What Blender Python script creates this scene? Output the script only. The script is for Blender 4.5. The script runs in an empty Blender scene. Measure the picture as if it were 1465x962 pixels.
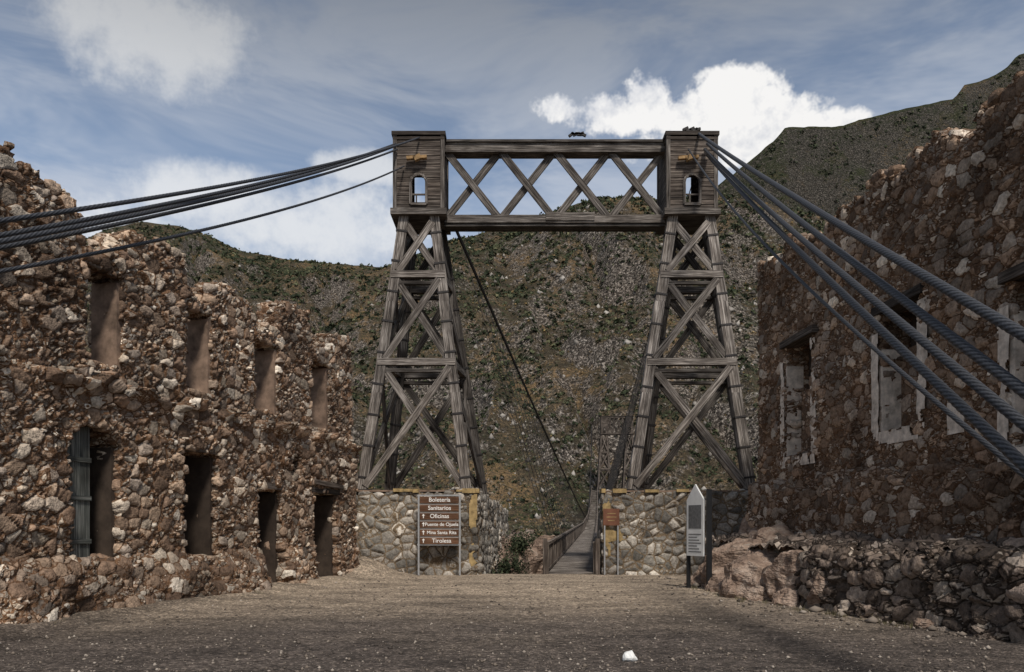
import bpy, bmesh, math, random
import numpy as np
from mathutils import Vector, Matrix
random.seed(7); rng=np.random.default_rng(7)
F=1140.0; CX=732.5; HY=755.0; CH=1.7
def kx(px): return (px-CX)/F
def wz(py,Y): return CH+(HY-py)*Y/F
def W(px,py,Y): return Vector((kx(px)*Y,Y,wz(py,Y)))
scene=bpy.context.scene
# ---------------------------------------------------------------- helpers
def empty(name,loc=(0,0,0)):
    e=bpy.data.objects.new(name,None); scene.collection.objects.link(e); e.location=loc; return e
def h2(ix,iy,seed):
    v=np.sin(ix*127.1+iy*311.7+seed*74.7)*43758.5453
    return v-np.floor(v)
def vnoise(x,y,seed=0):
    x=np.asarray(x,float);y=np.asarray(y,float)
    ix=np.floor(x);iy=np.floor(y);fx=x-ix;fy=y-iy
    fx=fx*fx*(3-2*fx);fy=fy*fy*(3-2*fy)
    a=h2(ix,iy,seed);b=h2(ix+1,iy,seed);c=h2(ix,iy+1,seed);d=h2(ix+1,iy+1,seed)
    return (a*(1-fx)+b*fx)*(1-fy)+(c*(1-fx)+d*fx)*fy
def fbm(x,y,oct=5,seed=0,ridge=False):
    s=0;a=.5;t=0
    for o in range(oct):
        n=vnoise(x*2**o,y*2**o,seed+o*3.3)
        if ridge:n=1-np.abs(2*n-1)
        s=s+a*n;t+=a;a*=.5
    return s/t
def mesh_np(name,verts,quads,mat,parent=None,smooth=False,attrs=None):
    verts=np.asarray(verts,dtype=np.float32);quads=np.asarray(quads,dtype=np.int32)
    n=quads.shape[1]
    me=bpy.data.meshes.new(name)
    me.vertices.add(len(verts)); me.vertices.foreach_set('co',verts.ravel())
    me.loops.add(quads.size); me.loops.foreach_set('vertex_index',quads.ravel())
    me.polygons.add(len(quads)); me.polygons.foreach_set('loop_start',np.arange(0,quads.size,n,dtype=np.int32))
    me.update(calc_edges=True); me.validate()
    if smooth: me.polygons.foreach_set('use_smooth',np.ones(len(me.polygons),bool))
    if attrs:
        for k,v in attrs.items():
            a=me.attributes.new(k,'FLOAT','POINT'); a.data.foreach_set('value',np.asarray(v,dtype=np.float32))
    me.materials.append(mat)
    ob=bpy.data.objects.new(name,me); scene.collection.objects.link(ob)
    if parent: ob.parent=parent
    return ob
class MB:
    def __init__(s): s.v=[];s.f=[];s.uv=[];s.t=[]
    def beam(s,p0,p1,w,h,up=(0,0,1),roll=0,tone=None,taper=1.0):
        p0=Vector(p0);p1=Vector(p1);d=(p1-p0);L=d.length;d.normalize()
        up=Vector(up)
        if abs(d.dot(up))>.98: up=Vector((0,1,0))
        sx=d.cross(up).normalized();sy=sx.cross(d).normalized()
        b=len(s.v);tn=random.random() if tone is None else tone
        for p,k in((p0,1),(p1,taper)):
            for a,c in((-1,-1),(1,-1),(1,1),(-1,1)):
                s.v.append(p+sx*(a*w/2*k)+sy*(c*h/2*k));s.t.append(tn)
        u0=random.random()*50;v0=random.random()*50
        for i,(dim) in enumerate((w,h,w,h)):
            j=(i+1)%4
            s.f.append((b+i,b+j,b+4+j,b+4+i)); vv=v0+i*1.7
            s.uv.append([(u0,vv),(u0,vv+dim),(u0+L,vv+dim),(u0+L,vv)])
        s.f.append((b+3,b+2,b+1,b));s.uv.append([(u0,v0),(u0+.1,v0),(u0+.1,v0+h),(u0,v0+h)])
        s.f.append((b+4,b+5,b+6,b+7));s.uv.append([(u0,v0),(u0+.1,v0),(u0+.1,v0+h),(u0,v0+h)])
    def box(s,x0,x1,y0,y1,z0,z1,tone=None,axis='x'):
        if axis=='x': s.beam(((x0),(y0+y1)/2,(z0+z1)/2),((x1),(y0+y1)/2,(z0+z1)/2),abs(y1-y0),abs(z1-z0),tone=tone)
        elif axis=='y': s.beam(((x0+x1)/2,y0,(z0+z1)/2),((x0+x1)/2,y1,(z0+z1)/2),abs(x1-x0),abs(z1-z0),tone=tone)
        else: s.beam(((x0+x1)/2,(y0+y1)/2,z0),((x0+x1)/2,(y0+y1)/2,z1),abs(x1-x0),abs(y1-y0),up=(0,1,0),tone=tone)
    def poly(s,pts,tone=.5):
        b=len(s.v)
        for p in pts: s.v.append(Vector(p));s.t.append(tone)
        s.f.append(tuple(range(b,b+len(pts))));s.uv.append([(p[0],p[2]) for p in pts])
    def build(s,name,mat,parent=None,smooth=False):
        me=bpy.data.meshes.new(name);me.from_pydata([tuple(v) for v in s.v],[],s.f)
        uv=me.uv_layers.new(name='UVMap');flat=[c for f in s.uv for p in f for c in p]
        uv.data.foreach_set('uv',flat)
        a=me.attributes.new('tone','FLOAT','POINT');a.data.foreach_set('value',s.t)
        if smooth: me.polygons.foreach_set('use_smooth',[True]*len(me.polygons))
        me.materials.append(mat);ob=bpy.data.objects.new(name,me);scene.collection.objects.link(ob)
        if parent: ob.parent=parent
        return ob
# ---------------------------------------------------------------- node helpers
def newmat(name):
    m=bpy.data.materials.new(name);m.use_nodes=True;nt=m.node_tree
    for n in list(nt.nodes): nt.nodes.remove(n)
    out=nt.nodes.new('ShaderNodeOutputMaterial');bs=nt.nodes.new('ShaderNodeBsdfPrincipled')
    nt.links.new(bs.outputs[0],out.inputs[0]);bs.inputs['Roughness'].default_value=.9
    bs.inputs['Specular IOR Level'].default_value=.25
    return m,nt,bs,out
class N:
    def __init__(s,nt): s.nt=nt
    def _in(s,sock,v):
        if v is None: return
        if isinstance(v,bpy.types.NodeSocket): s.nt.links.new(v,sock)
        else:
            if isinstance(v,(tuple,list)) and sock.type=='RGBA' and len(v)==3: v=(*v,1)
            sock.default_value=v
    def math(s,op,a,b=None,c=None,clamp=False):
        n=s.nt.nodes.new('ShaderNodeMath');n.operation=op;n.use_clamp=clamp
        s._in(n.inputs[0],a);s._in(n.inputs[1],b);s._in(n.inputs[2],c);return n.outputs[0]
    def vmath(s,op,a,b=None,scale=None):
        n=s.nt.nodes.new('ShaderNodeVectorMath');n.operation=op
        s._in(n.inputs[0],a);s._in(n.inputs[1],b)
        if scale is not None: s._in(n.inputs['Scale'],scale)
        return n.outputs[0]
    def noise(s,vec,scale,detail=4,rough=.55,dist=0,col=False):
        n=s.nt.nodes.new('ShaderNodeTexNoise');s._in(n.inputs['Vector'],vec)
        n.inputs['Scale'].default_value=scale;n.inputs['Detail'].default_value=detail
        n.inputs['Roughness'].default_value=rough;n.inputs['Distortion'].default_value=dist
        return n.outputs[1] if col else n.outputs[0]
    def vor(s,vec,scale,feature='F1',rand=1):
        n=s.nt.nodes.new('ShaderNodeTexVoronoi');n.feature=feature;s._in(n.inputs['Vector'],vec)
        n.inputs['Scale'].default_value=scale;n.inputs['Randomness'].default_value=rand;return n
    def ramp(s,fac,stops,interp='LINEAR'):
        n=s.nt.nodes.new('ShaderNodeValToRGB');n.color_ramp.interpolation=interp;e=n.color_ramp.elements
        while len(e)<len(stops): e.new(.5)
        for i,(p,c) in enumerate(stops):
            e[i].position=p; e[i].color=(*c,1) if isinstance(c,(tuple,list)) else (c,c,c,1)
        s._in(n.inputs[0],fac);return n.outputs[0]
    def mix(s,fac,a,b,mode='MIX'):
        n=s.nt.nodes.new('ShaderNodeMix');n.data_type='RGBA';n.blend_type=mode
        s._in(n.inputs[0],fac);s._in(n.inputs[6],a);s._in(n.inputs[7],b);return n.outputs[2]
    def maprange(s,v,a,b,c=0,d=1,smooth=False):
        n=s.nt.nodes.new('ShaderNodeMapRange');n.clamp=True
        if smooth:n.interpolation_type='SMOOTHSTEP'
        s._in(n.inputs[0],v);n.inputs[1].default_value=a;n.inputs[2].default_value=b
        n.inputs[3].default_value=c;n.inputs[4].default_value=d;return n.outputs[0]
    def coord(s,which='Object'):
        n=s.nt.nodes.new('ShaderNodeTexCoord');return n.outputs[which]
    def attr(s,name):
        n=s.nt.nodes.new('ShaderNodeAttribute');n.attribute_name=name;return n.outputs['Fac']
    def sep(s,v):
        n=s.nt.nodes.new('ShaderNodeSeparateXYZ');s._in(n.inputs[0],v);return n.outputs
    def sepc(s,v):
        n=s.nt.nodes.new('ShaderNodeSeparateColor');s._in(n.inputs[0],v);return n.outputs
    def bump(s,h,strength,dist,bs):
        n=s.nt.nodes.new('ShaderNodeBump');n.inputs['Strength'].default_value=strength
        n.inputs['Distance'].default_value=dist;s._in(n.inputs['Height'],h)
        s.nt.links.new(n.outputs[0],bs.inputs['Normal'])
def stone_mat(name,scale,zs,stops,mortar,disp,small=.5,mw=(.02,.06),warp=.10,bright=1.0,hw=.09):
    m,nt,bs,out=newmat(name);n=N(nt)
    co=n.coord('Object')
    v=n.vmath('MULTIPLY',co,(1,1,zs))
    w=n.vmath('SUBTRACT',n.noise(co,3.0,1,.6,col=True),(.5,.5,.5))
    v=n.vmath('ADD',v,n.vmath('SCALE',w,scale=warp))
    A=n.vor(v,scale);Ae=n.vor(v,scale,'DISTANCE_TO_EDGE')
    B=n.vor(v,scale*2.3);Be=n.vor(v,scale*2.3,'DISTANCE_TO_EDGE')
    ca=n.sepc(A.outputs['Color']);cb=n.sepc(B.outputs['Color'])
    sel=n.math('LESS_THAN',ca[1],small)
    ea=Ae.outputs[0];eb=n.math('MINIMUM',ea,n.math('MULTIPLY',Be.outputs[0],.62))
    def mixf(f,a,b): return n.math('ADD',n.math('MULTIPLY',a,n.math('SUBTRACT',1.0,f)),n.math('MULTIPLY',b,f))
    edge=mixf(sel,ea,eb);rnd=mixf(sel,ca[0],cb[0]);rnd2=mixf(sel,ca[2],cb[2])
    fine=n.noise(co,12,3,.7)
    col=n.ramp(rnd,stops)
    col=n.mix(1.0,col,n.ramp(fine,[(.28,.48),(.5,.97),(.72,1.45)]),'MULTIPLY')
    col=n.mix(1.0,col,n.ramp(rnd2,[(0,.55),(.6,1.0),(1,1.35)]),'MULTIPLY')
    mask=n.maprange(n.math('ADD',edge,n.math('MULTIPLY',n.math('SUBTRACT',fine,.5),.08)),mw[0],mw[1],smooth=True)
    mort=n.mix(1.0,mortar,n.ramp(n.noise(co,24,2,.7),[(.3,.45),(.7,1.5)]),'MULTIPLY')
    col=n.mix(mask,mort,col)
    big=n.noise(co,.5,3,.65)
    B_=bright
    col=n.mix(1.0,col,n.ramp(big,[(.32,(.48*B_,.46*B_,.44*B_)),(.5,(.96*B_,.94*B_,.92*B_)),(.66,(1.22*B_,1.2*B_,1.16*B_))]),'MULTIPLY')
    nt.links.new(col,bs.inputs['Base Color'])
    hgt=n.math('MULTIPLY',n.maprange(edge,0,hw,smooth=True),n.math('ADD',n.math('MULTIPLY',rnd2,.75),.4))
    hgt=n.math('ADD',hgt,n.math('MULTIPLY',fine,.22))
    hgt=n.math('ADD',hgt,n.math('MULTIPLY',n.noise(co,1.3,1,.5),.3))
    d=nt.nodes.new('ShaderNodeDisplacement');d.inputs['Midlevel'].default_value=.5;d.inputs['Scale'].default_value=disp
    nt.links.new(hgt,d.inputs['Height']);nt.links.new(d.outputs[0],out.inputs['Displacement'])
    n.bump(n.noise(co,15,2,.75),.8,.05,bs)
    m.displacement_method='DISPLACEMENT'
    return m
def wood_mat(name,dark,mid,light,rough=.85):
    m,nt,bs,out=newmat(name);n=N(nt)
    uv=n.coord('UV')
    g=n.noise(n.vmath('MULTIPLY',uv,(.9,20,1)),1.0,4,.65,.4)
    col=n.ramp(g,[(.34,dark),(.5,mid),(.64,light)])
    col=n.mix(1.0,col,n.ramp(n.attr('tone'),[(0,.38),(.5,.88),(1,1.45)]),'MULTIPLY')
    col=n.mix(1.0,col,n.ramp(n.noise(n.coord('Object'),1.1,2,.6),[(.3,(.56,.53,.5)),(.7,(1.28,1.27,1.26))]),'MULTIPLY')
    nt.links.new(col,bs.inputs['Base Color']);bs.inputs['Roughness'].default_value=rough
    n.bump(g,1.0,.03,bs)
    return m
def plain_mat(name,c,rough=.85,var=.3,sc=6,metal=0):
    m,nt,bs,out=newmat(name);n=N(nt)
    f=n.noise(n.coord('Object'),sc,4,.65)
    col=n.mix(1.0,c,n.ramp(f,[(.25,1-var),(.75,1+var)]),'MULTIPLY')
    nt.links.new(col,bs.inputs['Base Color']);bs.inputs['Roughness'].default_value=rough;bs.inputs['Metallic'].default_value=metal
    n.bump(f,.4,.02,bs);return m
# ---------------------------------------------------------------- materials
M_left=stone_mat('rubble_masonry_tan',2.85,1.45,[(0,(.15,.1,.07)),(.2,(.3,.205,.145)),(.42,(.42,.31,.225)),(.6,(.29,.24,.2)),(.8,(.5,.415,.325)),(.93,(.58,.5,.41)),(1,(.76,.69,.59))],(.15,.083,.045),.105,small=.45,mw=(.02,.06))
M_right=stone_mat('rubble_masonry_brown',2.7,1.45,[(0,(.13,.088,.062)),(.25,(.26,.175,.12)),(.5,(.36,.255,.18)),(.72,(.25,.205,.17)),(.9,(.44,.355,.28)),(1,(.66,.58,.49))],(.125,.07,.04),.10,small=.45,mw=(.02,.06))
M_abut=stone_mat('rounded_stone_masonry',2.7,1.15,[(0,(.15,.14,.125)),(.3,(.25,.235,.21)),(.6,(.33,.305,.27)),(.85,(.41,.375,.33)),(1,(.5,.46,.405))],(.17,.125,.08),.09,small=.1,mw=(.03,.09),warp=.10,hw=.2)
M_low=stone_mat('dry_stone_rubble',2.5,1.5,[(0,(.09,.07,.058)),(.4,(.2,.155,.125)),(.7,(.28,.22,.18)),(1,(.44,.38,.32))],(.045,.033,.025),.18,small=.3,mw=(.02,.07))
M_wood=wood_mat('weathered_timber',(.028,.024,.021),(.14,.122,.108),(.34,.31,.28))
M_wood_dk=wood_mat('dark_timber',(.025,.02,.017),(.088,.071,.06),(.19,.162,.138))
M_door=wood_mat('grey_door_boards',(.04,.044,.042),(.1,.108,.1),(.2,.205,.19))
M_brownwood=wood_mat('brown_sign_board',(.10,.055,.032),(.15,.075,.042),(.2,.105,.062))
M_iron=plain_mat('dark_iron',(.03,.027,.026),.6,.4,10,.3)
M_plas=plain_mat('earth_plaster',(.21,.145,.105),.95,.75,2.5)
M_jambdk=plain_mat('shaded_reveal_plaster',(.055,.04,.03),.95,.5,3)  # shade inside the openings is put into this darker plaster colour
M_white=plain_mat('lime_plaster',(.6,.52,.44),.95,.5,5)
M_ochre=plain_mat('ochre_coping',(.33,.235,.11),.95,.6,5)
M_metalgrey=plain_mat('galvanised_post',(.35,.35,.35),.5,.2,9,.3)
M_black=plain_mat('black_post',(.012,.012,.013),.5,.2,9)
M_panel=plain_mat('white_panel',(.7,.7,.68),.6,.12,4)
M_panel2=plain_mat('panel_print',(.14,.14,.14),.6,.4,14)
M_txt=plain_mat('sign_lettering',(.82,.8,.76),.7,.05,4)
M_rust=plain_mat('rust_brown_plate',(.17,.075,.045),.8,.3,4)
m,nt,bs,out=newmat('steel_cable');n=N(nt)
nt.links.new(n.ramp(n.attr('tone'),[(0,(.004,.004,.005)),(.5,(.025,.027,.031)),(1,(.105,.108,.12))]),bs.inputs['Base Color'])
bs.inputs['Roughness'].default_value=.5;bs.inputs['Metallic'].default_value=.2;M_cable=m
# ground
m,nt,bs,out=newmat('gravel_dirt');n=N(nt);co=n.coord('Object')
big=n.noise(co,.16,3,.6);fine=n.noise(co,6,4,.78);peb=n.vor(co,26);pc=n.sepc(peb.outputs['Color'])
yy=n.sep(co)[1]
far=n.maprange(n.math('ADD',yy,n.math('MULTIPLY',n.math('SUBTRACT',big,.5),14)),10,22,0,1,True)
col=n.mix(far,(.115,.094,.08),(.42,.335,.25))  # greyer gravel nearby; foreground falloff also painted in, imitating a vignette
col=n.mix(1.0,col,n.ramp(n.noise(n.vmath('MULTIPLY',co,(.5,1.1,1)),.9,5,.76),[(.32,.45),(.5,1.0),(.68,1.4)]),'MULTIPLY')
col=n.mix(1.0,col,n.ramp(fine,[(.3,.5),(.7,1.5)]),'MULTIPLY')
col=n.mix(.75,col,n.mix(1.0,col,n.ramp(pc[0],[(0,.4),(.75,1.0),(1,2.4)]),'MULTIPLY'))
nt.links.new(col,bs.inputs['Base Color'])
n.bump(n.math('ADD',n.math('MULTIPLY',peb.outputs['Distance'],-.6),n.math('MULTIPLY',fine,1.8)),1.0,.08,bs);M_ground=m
def terrain_mat(name,green,lum=1.0,sc=1.0,slope=(.60,.76),rk=1.0,goldm=1.0):
    m,nt,bs,out=newmat(name);n=N(nt);co=n.coord('Object')
    a=n.noise(co,.011*sc,3,.65);b=n.noise(co,.04*sc,4,.7);c=n.noise(co,.35*sc,3,.75);d=n.noise(co,.9*sc,3,.75)
    soil=n.ramp(b,[(.3,(.038*lum,.034*lum,.021*lum)),(.5,(.112*lum,.085*lum,.05*lum)),(.68,(.22*lum,.165*lum,.1*lum))])
    gr=n.ramp(c,[(.3,(.012,.017,.007)),(.5,(.04,.046,.018)),(.7,(.10,.10,.04))])
    col=n.mix(n.maprange(n.math('ADD',a,n.math('MULTIPLY',n.math('SUBTRACT',c,.5),1.1)),.60-green*.3,.68-green*.3),soil,gr)
    gold=n.maprange(n.math('ADD',b,n.math('MULTIPLY',n.math('SUBTRACT',d,.5),.7)),.56,.64)
    col=n.mix(n.math('MULTIPLY',gold,goldm*max(0,1-green*.8)),col,(.31*lum,.185*lum,.08*lum))
    geo=nt.nodes.new('ShaderNodeNewGeometry');nz=n.sep(geo.outputs['Normal'])[2]
    st=n.maprange(n.math('ADD',nz,n.math('MULTIPLY',n.math('SUBTRACT',c,.5),-1.1)),slope[0],slope[1],1,0)
    rock=n.ramp(d,[(.34,(.025*rk,.022*rk,.02*rk)),(.5,(.13*rk,.108*rk,.092*rk)),(.66,(.44*rk,.39*rk,.34*rk))])
    col=n.mix(n.math('MULTIPLY',st,.85),col,rock)
    col=n.mix(1.0,col,n.ramp(d,[(.33,.45),(.5,.95),(.67,1.5)]),'MULTIPLY')
    nt.links.new(col,bs.inputs['Base Color'])
    n.bump(n.math('ADD',c,n.math('MULTIPLY',d,.6)),1.0,5.0/sc,bs)
    return m
M_hill=terrain_mat('scrub_hillside',.28,.92,1.0,(.56,.74),1.0,.6)
M_mtn=terrain_mat('mountain_scrub',1.05,.8,.6,(.46,.6),.42)
def leafmat(name,stops):
    m,nt,bs,out=newmat(name);n=N(nt)
    nt.links.new(n.ramp(n.attr('tone'),stops),bs.inputs['Base Color']);return m
M_shrub=leafmat('shrub_leaves',[(0,(.012,.018,.009)),(.5,(.038,.048,.024)),(.8,(.09,.098,.052)),(1,(.18,.165,.09))])
M_grass=leafmat('dry_grass',[(0,(.11,.08,.035)),(.5,(.22,.15,.065)),(1,(.36,.27,.13))])
M_boulder=leafmat('pale_boulders',[(0,(.06,.052,.045)),(.6,(.18,.16,.14)),(1,(.4,.37,.33))])
# ---------------------------------------------------------------- wall sheet builder
class Line:
    def __init__(s,p0,p1):
        s.p0=Vector(p0);d=Vector(p1)-s.p0;s.L=d.length;s.d=d.normalized()
    def s_of(s,px):
        k=kx(px);return (k*s.p0.y-s.p0.x)/(s.d.x-k*s.d.y)
    def sz(s,px,py):
        a=s.s_of(px);Y=s.p0.y+a*s.d.y;return a,wz(py,Y)
    def pt(s,a,z,off=0,nrm=None):
        p=s.p0+s.d*a
        return Vector((p.x+nrm[0]*off,p.y+nrm[1]*off,z))
def wall_sheet(name,line,nrm,s0,s1,z0,z1,thick,top,openings,offf,mat,parent,res=.045,chunk=.22,rough=.16,seed=1,dseg=.09):
    ns=int((s1-s0)/res);nz=int((z1-z0)/res)
    sv=np.linspace(s0,s1,ns+1);zv=np.linspace(z0,z1,nz+1)
    sc=(sv[:-1]+sv[1:])/2;zc=(zv[:-1]+zv[1:])/2
    S,Z=np.meshgrid(sc,zc,indexing='ij')
    ts=np.array([t[0] for t in top]);tz=np.array([t[1] for t in top]);o=np.argsort(ts);ts=ts[o];tz=tz[o]
    tt=np.interp(S,ts,tz)
    q=h2(np.floor(S/chunk+vnoise(S*0,Z*3,seed)*.6),np.floor(Z/(chunk*.7)),seed)
    tt=tt+(q-.5)*2*rough+(vnoise(S*9,Z*9,seed+5)-.5)*.12+(vnoise(S*1.2,S*0,seed+6)-.5)*rough*1.6
    mask=Z<tt
    for op in openings:
        a,b,c,d=op[:4];arch=op[4] if len(op)>4 else 0
        jit=(vnoise(S*5,Z*5,seed+8)-.5)*.10
        inside=(S>min(a,b)+jit)&(S<max(a,b)+jit)&(Z>c+jit*.5)
        if arch:
            w=abs(b-a)/2;mid_=(a+b)/2
            lim=d-arch+arch*np.sqrt(np.clip(1-((S-mid_)/w)**2,0,1));inside&=(Z<lim+jit)
        else: inside&=(Z<d+jit)
        mask&=~inside
    D=max(2,int(thick/dseg));NV=(ns+1)*(nz+1)
    Sv,Zv=np.meshgrid(sv,zv,indexing='ij')
    off=offf(Sv,Zv)
    js=(vnoise(Sv*11,Zv*11,seed+20)-.5)*res*.8;jz=(vnoise(Sv*11+50,Zv*11,seed+21)-.5)*res*.8
    layers=[]
    for k in range(D+1):
        f=k/D;oo=off*(1-f)-thick*f
        wob=(vnoise(Sv*4,Zv*4+f*9,seed+30)-.5)*.06*(1 if 0<k<D else 0)
        x=line.p0.x+line.d.x*(Sv+js+wob)+nrm[0]*oo;y=line.p0.y+line.d.y*(Sv+js+wob)+nrm[1]*oo
        layers.append(np.stack([x,y,Zv+jz+wob],-1).reshape(-1,3))
    V=np.concatenate(layers)
    def vi(i,j,k): return k*NV+i*(nz+1)+j
    I,J=np.nonzero(mask)
    dv=Vector((line.d.x,line.d.y,0)).cross(Vector((0,0,1)));same=dv.dot(Vector((nrm[0],nrm[1],0)))>0
    fr=np.stack([vi(I,J,0),vi(I+1,J,0),vi(I+1,J+1,0),vi(I,J+1,0)],1)
    bk=np.stack([vi(I,J,D),vi(I,J+1,D),vi(I+1,J+1,D),vi(I+1,J,D)],1)
    fs=[fr,bk]
    mp=np.zeros((ns+2,nz+2),bool);mp[1:-1,1:-1]=mask
    for (di,dj,e0,e1) in ((1,0,(1,0),(1,1)),(-1,0,(0,1),(0,0)),(0,1,(1,1),(0,1)),(0,-1,(0,0),(1,0))):
        nb=mp[1+di:ns+1+di,1+dj:nz+1+dj];bi,bj=np.nonzero(mask&~nb)
        for k in range(D):
            fs.append(np.stack([vi(bi+e0[0],bj+e0[1],k),vi(bi+e0[0],bj+e0[1],k+1),vi(bi+e1[0],bj+e1[1],k+1),vi(bi+e1[0],bj+e1[1],k)],1))
    Fq=np.concatenate(fs)
    if not same: Fq=Fq[:,::-1]
    u,inv=np.unique(Fq.ravel(),return_inverse=True)
    return mesh_np(name,V[u],inv.reshape(-1,4),mat,parent,smooth=True)
# ---------------------------------------------------------------- LEFT RUIN
def v2(a,b): return Vector((a,b))
LL=Line(v2(-5.6,27.7),v2(-12.25,-.3)); nL=(0.9729,-0.231)
left=empty('ruined_stone_building')
toppx=[(512,500),(499,486),(476,482),(474,506),(448,504),(443,468),(440,448),(408,440),(402,444),(399,474),(368,470),(362,438),(352,426),(310,406),(306,410),(303,430),(270,424),(266,392),(262,370),(245,364),(215,350),(190,336),(178,338),(172,364),(142,370),(122,362),(115,330),(108,300),(95,285),(80,262),(60,262),(40,242),(22,230),(18,212),(0,210),(-150,140)]
top=[LL.sz(*p) for p in toppx]; top=[(-.3,top[0][1])]+top+[(40,8.9)]
def op(line,a,b,py0,py1,arch=0):
    m_=(a+b)/2;s_,zt=line.sz(m_,py0);_,zb=line.sz(m_,py1)
    return (line.s_of(a),line.s_of(b),zb,zt,arch)
Lops=[op(LL,86,160,608,800,.45),op(LL,250,300,645,797),op(LL,357,393,698,845),op(LL,440,473,705,840),
      op(LL,122,176,388,524),op(LL,266,304,444,562),op(LL,364,398,490,590),op(LL,445,471,518,614),op(LL,408,422,652,682,.15)]
def offL(S,Z):
    led=4.62+(vnoise(S*2.5,S*0,3)-.5)*.3
    return np.where(Z<led,.2+.06*vnoise(S*3,Z*3,4)+.24*np.clip((Z-led+.3)/.3,0,1)*(vnoise(S*3,S*0,41)>.3),0)+np.clip((1.15-Z)/1.15,0,1)**.6*(.3+.35*vnoise(S*1.6,Z*1.6,9))*np.where(S>4.6,1,.25)+(vnoise(S*.4,Z*.4,6)-.5)*.1
wall_sheet('front_wall',LL,nL,0,20.5,-.15,9.3,.75,top,Lops,offL,M_left,left,res=.042,rough=.11,chunk=.3,seed=3)
back=Line(v2(-5.6-5*nL[0],27.7-5*nL[1]),v2(-12.25-5*nL[0],-.3-5*nL[1]))
wall_sheet('back_wall',back,nL,0,20.5,-.1,7.2,.6,[(0,6.0),(6,6.4),(12,6.8),(20,7)],[],lambda S,Z:S*0,M_left,left,res=.1,seed=8)
endl=Line(v2(-5.75,27.75),v2(-5.75-5*nL[0],27.75-5*nL[1]))
wall_sheet('end_wall',endl,(.231,.973),0,5,-.1,7.8,.6,[(0,7.5),(2,7.2),(5,6.3)],[],lambda S,Z:S*0,M_left,left,res=.08,seed=11)
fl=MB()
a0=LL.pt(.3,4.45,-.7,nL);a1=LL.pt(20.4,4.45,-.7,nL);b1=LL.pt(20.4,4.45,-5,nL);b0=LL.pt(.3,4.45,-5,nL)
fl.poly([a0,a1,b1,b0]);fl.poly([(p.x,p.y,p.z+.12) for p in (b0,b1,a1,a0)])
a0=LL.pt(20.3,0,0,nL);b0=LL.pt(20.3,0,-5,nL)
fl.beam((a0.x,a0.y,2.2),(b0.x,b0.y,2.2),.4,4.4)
fl.build('added_shade_floor',M_jambdk,left)  # unseen floor, added to keep the lower openings dark
pj=MB()
for o in Lops[4:8]:
    s=min(o[0],o[1])+.05
    pj.beam(LL.pt(s,o[2]-.0,-.36,nL),LL.pt(s,o[3]-.1,-.36,nL),.16,.62,up=(nL[0],nL[1],0))
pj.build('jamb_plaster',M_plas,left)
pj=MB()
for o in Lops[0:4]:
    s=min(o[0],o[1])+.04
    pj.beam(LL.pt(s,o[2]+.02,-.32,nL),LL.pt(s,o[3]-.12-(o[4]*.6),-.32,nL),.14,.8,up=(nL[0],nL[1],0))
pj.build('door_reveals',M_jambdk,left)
lt=MB()
for o in Lops[1:4]:
    a,b=sorted(o[:2])
    lt.beam(LL.pt(a-.18,o[3]+.04,-.0,nL),LL.pt(b+.18,o[3]+.06,-.0,nL),.5,.17)
lt.beam(LL.pt(Lops[3][1]-.25,Lops[3][3]+.22,.1,nL),LL.pt(Lops[3][0]+.1,Lops[3][3]+.3,.1,nL),.5,.14)
lt.build('door_lintels',M_wood_dk,left)
dr=MB();o=Lops[0];a,b=sorted(o[:2]);w=(b-a)
for i in range(6):
    s=b-.03-i*w*.09;zt=o[3]-.45+.45*math.sqrt(max(0,1-((s-(a+b)/2)/(w/2))**2))
    dr.beam(LL.pt(s,o[2],.02,nL),LL.pt(s,zt-.05,.02,nL),w*.083,.05,up=(nL[0],nL[1],0),tone=.3+.7*random.random())
for z in (.35,1.2,1.95): dr.beam(LL.pt(b-.02,o[2]+z,.06,nL),LL.pt(b-.52*w,o[2]+z,.06,nL),.04,.09,tone=.4)
dr.build('arched_door_leaf',M_door,left)
d2=MB();o=Lops[2];a,b=sorted(o[:2])
for i in range(4): d2.beam(LL.pt(b-.05-i*.1,o[2],.0,nL),LL.pt(b-.05-i*.1,o[3],.0,nL),.095,.05,up=(nL[0],nL[1],0))
d2.build('plank_door',M_wood_dk,left)
# ---------------------------------------------------------------- RIGHT RUIN
RL=Line(v2(8.04,26),v2(8.04+.0724*26,0)); nR=(-.9974,-.0722)
right=empty('ruined_stone_building')
rt=[(1085,378),(1105,374),(1122,370),(1126,345),(1160,340),(1182,334),(1200,302),(1238,292),(1246,250),(1290,240),(1318,212),(1335,198),(1384,196),(1394,208),(1400,150),(1430,140),(1465,108),(1600,30)]
top=[RL.sz(*p) for p in rt];top=[(-.2,top[0][1])]+top[:-1]+[(16,9.9),(40,9.9)]
Rw=[op(RL,1125,1163,484,652),op(RL,1260,1317,432,614),op(RL,1448,1500,385,640)]
def offR(S,Z):
    pl=2.95+(vnoise(S*1.5,S*0,13)-.5)*.5
    return np.where(Z<pl,.22+.1*vnoise(S*2,Z*2,14)+(2.95-Z)*.12,0)+(vnoise(S*.4,Z*.4,16)-.5)*.14
wall_sheet('front_wall',RL,nR,0,20,-.1,10.6,.8,top,Rw,offR,M_right,right,res=.045,rough=.14,chunk=.3,seed=23)
er=Line(v2(8.1,26.1),v2(14,26.1))
wall_sheet('end_wall',er,(0,1),0,6,-.1,10,.6,[(0,9.8),(3,8.5),(6,7)],[],lambda S,Z:S*0,M_right,right,res=.09,seed=25)
pl=MB();ln=MB();bkm=MB();dkm=MB()
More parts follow.
